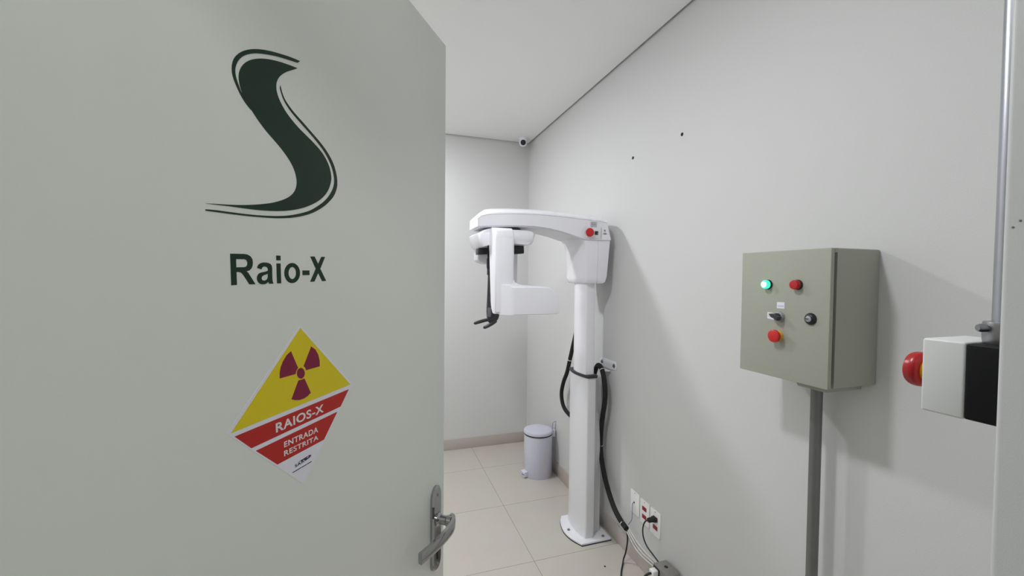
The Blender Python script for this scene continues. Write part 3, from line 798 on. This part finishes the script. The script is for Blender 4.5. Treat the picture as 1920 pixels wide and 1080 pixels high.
# conduit from the panel to the floor
cd = thing('steel_conduit', 'grey steel conduit running down the wall below the control panel', 'conduit', (1.33, 0.949, 0))
obj('pipe', lathe(NB(), (1.33, 0.949, 0.0), (0, 0, 1), [(0.0162, 0), (0.0162, 1.262)], 28), M_GALVD, cd)
obj('locknut', lathe(NB(), (1.33, 0.949, 1.252), (0, 0, 1), [(0.0185, 0), (0.0195, 0.004), (0.0195, 0.02), (0.0185, 0.023)], 20), M_GALVD, cd)
cd.location = (1.33, 0.949, 0)
for ch in cd.children:
    ch.location = -cd.location

# ---------------------------------------------------------------- stop-button box by the door jamb, with its own conduit
ES = thing('stop_button_box', 'white and black stop button box with red mushroom knob beside the doorway', 'stop button', (0.622, 0.24, 1.4545))
b = NB()
box(b, 0.586, 0.662, YF, 0.2655, 1.4555, 1.535)
obj('box_base', bevel(b, 0.002, 3), M_ESBK, ES, label='black box base')
b = NB()
box(b, 0.586, 0.662, 0.2655, 0.302, 1.4545, 1.536)
obj('box_cover', bevel(b, 0.0025, 3), M_ESWH, ES, label='white box cover')
obj('knob_collar', lathe(NB(), (0.622, 0.3015, 1.494), (0, 1, 0), [(0.0145, 0), (0.0145, 0.012), (0.0138, 0.0145)], 28), M_AMBER, ES, label='yellow knob collar')
b = NB()
n = 72
prof = [(0.0125, 0.0135), (0.0165, 0.0135), (0.0190, 0.015), (0.0204, 0.0175), (0.0208, 0.0205), (0.0207, 0.0225), (0.0198, 0.026), (0.0185, 0.028), (0.014, 0.0292), (0.0, 0.0295)]
secs = []
for r, h in prof:
    ribbed = h in (0.0225, 0.026)
    secs.append([(0.622 + (r - (0.0009 if ribbed and k % 2 else 0)) * math.cos(2 * math.pi * k / n), 0.3015 + h, 1.494 + (r - (0.0009 if ribbed and k % 2 else 0)) * math.sin(2 * math.pi * k / n)) for k in range(n)])
loft(b, secs)
obj('mushroom_knob', b, M_BUTTOND, ES, 50, label='red mushroom knob')
C2 = thing('conduit_riser', 'bright galvanised conduit rising to the ceiling from the stop button box', 'conduit', (0.622, 0.243, 1.535))
obj('pipe', lathe(NB(), (0.622, 0.2475, 1.536), (0, 0, 1), [(0.0138, 0), (0.0138, ZC - 1.536)], 32), M_GALV, C2)
cpn = obj('coupling', lathe(NB(), (0.622, 0.2475, 1.5352), (0, 0, 1), [(0.0196, 0), (0.0203, 0.003), (0.0206, 0.010), (0.0206, 0.020), (0.0198, 0.0228), (0.0142, 0.0235)], 32), M_STEEL, C2)
obj('clamp_screw', lathe(NB(), (0.6085, 0.2566, 1.5515), (-0.83, 0.55, 0.0), [(0.003, 0), (0.003, 0.0035), (0.0042, 0.0037), (0.0044, 0.0095), (0.0034, 0.0115)], 14), M_STEEL, cpn)

# ---------------------------------------------------------------- pedal bin
BX, BY = 1.25, 3.121
BN = thing('pedal_bin', 'small white pedal bin with a round lid on the tiles by the wall corner', 'bin', (BX, BY, 0))
obj('bin_body', lathe(NB(), (BX, BY, 0), (0, 0, 1), [(0.112, 0), (0.114, 0.003), (0.114, 0.33), (0.112, 0.335)], 48), M_BIN, BN)
obj('rim_seal', lathe(NB(), (BX, BY, 0.333), (0, 0, 1), [(0.113, 0), (0.1165, 0.001), (0.1165, 0.0085), (0.113, 0.0095)], 48), M_BLACK, BN, label='black rim seal')
obj('bin_lid', lathe(NB(), (BX, BY, 0.3425), (0, 0, 1), [(0.1155, 0), (0.1175, 0.002), (0.1175, 0.017), (0.115, 0.0225), (0.108, 0.026), (0.07, 0.0295), (0.0, 0.031)], 48), M_BIN, BN)
pdir = Vector((-0.97, -0.16, 0)).normalized()
pside = Vector((-pdir.y, pdir.x, 0))
c0 = Vector((BX, BY, 0))


def pbox(b, a0, a1, s0, s1, z0, z1, drop=0.0):
    loft(b, [[c0 + pdir * a0 + pside * s + Vector((0, 0, z)) for s, z in ((s0, z0), (s1, z0), (s1, z1), (s0, z1))],
             [c0 + pdir * a1 + pside * s + Vector((0, 0, z - drop)) for s, z in ((s0, z0), (s1, z0), (s1, z1), (s0, z1))]])


b = NB()
pbox(b, 0.105, 0.143, -0.029, 0.029, 0.034, 0.052, 0.006)
pbox(b, 0.105, 0.140, -0.029, -0.019, 0.004, 0.036)
pbox(b, 0.105, 0.140, 0.019, 0.029, 0.004, 0.036)
pbox(b, 0.105, 0.140, -0.029, 0.029, 0.004, 0.012)
obj('pedal', bevel(b, 0.003, 2), M_BIN, BN)
b = NB()
pbox(b, 0.108, 0.122, -0.019, 0.019, 0.012, 0.034)
obj('pedal_gap', b, M_BLACK, BN)
hd = Vector((0.93, -0.30, 0)).normalized()
hs2 = Vector((-hd.y, hd.x, 0))
b = NB()
for s in (-1, 1):
    pts = [c0 + hd * 0.117 + hs2 * (0.022 * s) + Vector((0, 0, 0.29)), c0 + hd * 0.123 + hs2 * (0.022 * s) + Vector((0, 0, 0.34))]
b2 = c0 + hd * 0.117
loft(b, [[c0 + hd * a + hs2 * s + Vector((0, 0, z)) for a, s in ((0.113, -0.014), (0.113, 0.014), (0.138, 0.014), (0.138, -0.014))] for z in (0.31, 0.365)])
obj('hinge_block', bevel(b, 0.003, 2), M_BIN, BN)
P = lambda a, s, z: c0 + hd * a + hs2 * s + Vector((0, 0, z))
hw = (hs2 * 0.78 + hd * 0.62).normalized()
P = lambda a, s, z: c0 + hd * a + hw * s + Vector((0, 0, z))
obj('wire_handle', tube(NB(), [P(0.122, -0.021, 0.345), P(0.126, -0.022, 0.37), P(0.13, -0.022, 0.418), P(0.13, -0.018, 0.425), P(0.13, 0.018, 0.425), P(0.13, 0.022, 0.418), P(0.126, 0.022, 0.37), P(0.122, 0.021, 0.345)], 0.002, 8, 4), M_STEEL, BN, label='thin wire handle')

# ---------------------------------------------------------------- dome camera in the corner of the ceiling
CV = thing('security_camera', 'white turret security camera in the ceiling corner', 'camera', (1.285, 3.66, ZC))
obj('mount_base', lathe(NB(), (1.285, 3.66, ZC), (0, 0, -1), [(0.042, 0), (0.042, 0.008), (0.038, 0.016), (0.036, 0.022)], 36), M_WHITE2, CV)
look = (Vector((-0.33, -0.9, -0.3))).normalized()
b = NB()
lathe(b, Vector((1.285, 3.66, ZC - 0.036)) - look * 0.035, look, [(0.0, 0), (0.019, 0.004), (0.031, 0.013), (0.038, 0.026), (0.0388, 0.038), (0.035, 0.052), (0.028, 0.061)], 36)
obj('camera_ball', b, M_WHITE2, CV)
obj('camera_lens', lathe(NB(), Vector((1.285, 3.66, ZC - 0.036)) + look * 0.0255, look, [(0.0245, 0), (0.0245, 0.001), (0.019, 0.003), (0.0, 0.0045)], 32), M_BLACK, CV, label='black lens window')

# ---------------------------------------------------------------- wall plugs left in the wall, floor plug
for (y, z), which in (((1.666, 2.292), 'dark screw hole in the white wall, the higher of two, nearer the control panel'), ((2.068, 2.287), 'dark screw hole in the white wall, the lower of two, nearer the x-ray machine')):
    w = obj('wall_plug', lathe(NB(), (XW + 0.004, y, z), AX, [(0.0085, 0), (0.0085, 0.0055), (0.0055, 0.006), (0.0045, 0.0045), (0.0, 0.0045)], 18), M_HOLE)
    tag(w, which, 'wall plug', 'wall plugs')
w = obj('floor_plug', lathe(NB(), (1.205, 1.993, -0.003), (0, 0, 1), [(0.006, 0), (0.006, 0.0035), (0.004, 0.004), (0.0, 0.004)], 16), M_HOLE)
tag(w, 'tiny dark plug in the floor tile before the machine base', 'floor plug')

# ---------------------------------------------------------------- outlet plates
PX = XW - 0.0055


def plate_shape(y0, y1, z0, z1):
    b = NB()
    n = 8
    pts = [(y1, z1), (y0, z1)] + [(y0 + (y1 - y0) * k / n, z0 - 0.002 * math.sin(math.pi * k / n)) for k in range(n + 1)]
    prism(b, pts, 'x', PX, XW)
    return bevel(b, 0.0015, 2, 40)


def red_module(par, y, z):
    o = obj('socket_module', bevel(box(NB(), PX - 0.0025, PX + 0.001, y - 0.0175, y + 0.0175, z - 0.0105, z + 0.0105), 0.001, 2), M_OUTRED, par, label='red socket insert')
    return o


p1 = thing('wall_plate', 'blank white wall plate with a thin blue wire coming out', 'wall plate', (XW, 1.986, 0.268))
f = obj('plate_cover', plate_shape(1.947, 2.027, 0.268, 0.394), M_PLATE, p1)
obj('cable_hole', lathe(NB(), (PX + 0.001, 1.992, 0.332), AX, [(0.0055, 0), (0.0055, 0.0016), (0.003, 0.0018)], 14), M_HOLE, p1)
obj('plate_screw', lathe(NB(), (PX + 0.0005, 1.987, 0.387), AX, [(0.003, 0), (0.003, 0.001), (0.002, 0.0013)], 12), M_STEEL, p1)
p2 = thing('wall_socket', 'white wall plate with two empty red sockets', 'socket', (XW, 1.896, 0.259))
obj('plate_cover', plate_shape(1.857, 1.936, 0.259, 0.388), M_PLATE, p2)
red_module(p2, 1.8975, 0.345)
red_module(p2, 1.8975, 0.301)
obj('plate_screw', lathe(NB(), (PX + 0.0005, 1.896, 0.38), AX, [(0.003, 0), (0.003, 0.001), (0.002, 0.0013)], 12), M_STEEL, p2)
p3 = thing('wall_socket', 'white wall plate with red sockets and a black plug in its top one', 'socket', (XW, 1.806, 0.253))
obj('plate_cover', plate_shape(1.766, 1.848, 0.253, 0.385), M_PLATE, p3)
red_module(p3, 1.8035, 0.344)
red_module(p3, 1.8035, 0.297)
obj('plate_screw', lathe(NB(), (PX + 0.0005, 1.806, 0.377), AX, [(0.003, 0), (0.003, 0.001), (0.002, 0.0013)], 12), M_STEEL, p3)

pc = thing('power_cord', 'black power cord from the plugged red socket down to the grey box', 'power cord', (1.335, 1.76, 0.19))
b = NB()
loft(b, [[(x, 1.8035 + sy * wy, 0.343 + sz * wz) for sy, sz in ((-1, -0.6), (-0.6, -1), (0.6, -1), (1, -0.6), (1, 0.6), (0.6, 1), (-0.6, 1), (-1, 0.6))] for x, wy, wz in ((PX - 0.0025, 0.0185, 0.0125), (PX - 0.012, 0.0185, 0.0125), (PX - 0.02, 0.013, 0.0105), (PX - 0.042, 0.0115, 0.010), (PX - 0.048, 0.008, 0.007))])
obj('plug', b, M_BLACK, pc, 50)
cord = [(1.345, 1.8035, 0.345), (1.332, 1.81, 0.338), (1.328, 1.822, 0.312), (1.329, 1.83, 0.275), (1.331, 1.824, 0.24), (1.334, 1.80, 0.211), (1.337, 1.762, 0.1975), (1.342, 1.722, 0.186)]
cord[-1] = (1.345, 1.718, 0.178)
obj('cord', tube(NB(), cord, 0.0036, 10, 6), M_BLACK, pc)

w = obj('blue_wire', tube(NB(), [(1.3855, 1.992, 0.332), (1.378, 1.993, 0.328), (1.3755, 1.994, 0.31), (1.373, 1.990, 0.265), (1.368, 1.988, 0.235), (1.355, 2.0, 0.205)], 0.0016, 8, 5), M_CABBL)
tag(w, 'thin blue wire hanging from the blank wall plate', 'wire')
w = obj('black_cable', tube(NB(), [(1.338, 1.992, 0.188), (1.337, 1.98, 0.165), (1.336, 1.977, 0.12), (1.332, 1.985, 0.06), (1.322, 1.99, 0.02), (1.305, 1.972, 0.0046), (1.27, 1.93, 0.0044), (1.235, 1.88, 0.0042)], 0.0042, 10, 6), M_BLACK)
tag(w, 'thin black cable dropping from the hose end to the floor tiles', 'cable')
for (dz, dx, sag), which in (((0.001, 0.0, 0.001), 'middle one of three slim white cables from the black hose end to the grey box'), ((0.0065, 0.008, 0.014), 'topmost of three slim white cables from the black hose end to the grey box'), ((-0.0055, -0.008, -0.011), 'lowest sagging one of three slim white cables into the grey box')):
    pts = [(1.338 + dx * 0.9, 1.976, 0.189 + dz), (1.342 + dx, 1.945, 0.166 + sag * 0.5 + dz * 0.5), (1.344 + dx, 1.90, 0.146 + sag), (1.345 + dx, 1.84, 0.138 + sag * 0.95), (1.345 + dx, 1.78, 0.143 + sag * 0.8), (1.344 + dx * 0.9, 1.7185, 0.150 + dz)]
    w = obj('white_cable', tube(NB(), pts, 0.0027, 10, 6), M_CABWH)
    tag(w, which, 'cable', 'white cables into the grey box')

# grey adapter box standing against the wall
AB = thing('adapter_box', 'small grey adapter box with a white plug below the wall sockets', 'adapter', (1.345, 1.655, 0))
b = NB()
prism(b, [(1.717, 0.0), (1.717, 0.16), (1.712, 0.186), (1.703, 0.192), (1.625, 0.192), (1.605, 0.188), (1.596, 0.172), (1.596, 0.0)], 'x', 1.308, 1.380)
bevel(b, 0.004, 3, 40)
obj('housing', b, M_GREYBOX, AB)
obj('mounting_hole', lathe(NB(), (1.345, 1.662, 0.1905), (0, 0, 1), [(0.0095, 0), (0.0095, 0.002), (0.006, 0.0022)], 20), M_HOLE, AB)
b = NB()
box(b, 1.275, 1.3085, 1.668, 1.70, 0.145, 0.176)
wp = obj('white_plug', bevel(b, 0.004, 3), M_PLATE, AB)
obj('plug_ring', bevel(box(NB(), 1.3035, 1.3095, 1.662, 1.706, 0.139, 0.182), 0.002, 2), M_BLACK, AB)
obj('plug_lead', tube(NB(), [(1.278, 1.684, 0.16), (1.262, 1.688, 0.157), (1.245, 1.695, 0.14), (1.235, 1.70, 0.10), (1.235, 1.70, 0.04), (1.23, 1.70, 0.007), (1.20, 1.68, 0.0055)], 0.0055, 10, 6), M_BLACK, AB, label='black plug lead')

# ---------------------------------------------------------------- ceiling lamps
def room_lamp(x, y, label, m):
    t = thing('ceiling_light', label, 'ceiling light', (x, y, ZC), 'round ceiling lights of the room')
    obj('lamp_ring', lathe(NB(), (x, y, ZC), (0, 0, -1), [(0.125, 0), (0.125, 0.005), (0.112, 0.009)], 40), M_WHITE2, t)
    obj('lamp_diffuser', lathe(NB(), (x, y, ZC - 0.0085), (0, 0, -1), [(0.108, 0), (0.108, 0.005), (0.1, 0.008), (0.07, 0.011), (0.0, 0.012)], 40), m, t)


room_lamp(-0.10, 1.12, 'round white ceiling light over the open door', M_LAMP)
room_lamp(-0.10, 2.88, 'round white ceiling light over the far end of the room', M_LAMPFAR)
t = thing('ceiling_panel_light', 'square white ceiling panel light in the hall', 'ceiling light', (0.1, -1.1, 2.75))
obj('lamp_frame', bevel(box(NB(), -0.21, 0.41, -1.41, -0.79, 2.738, 2.75), 0.002, 2), M_WHITE2, t)
obj('lamp_diffuser', box(NB(), -0.19, 0.39, -1.39, -0.81, 2.736, 2.739), M_HALLLAMP, t)
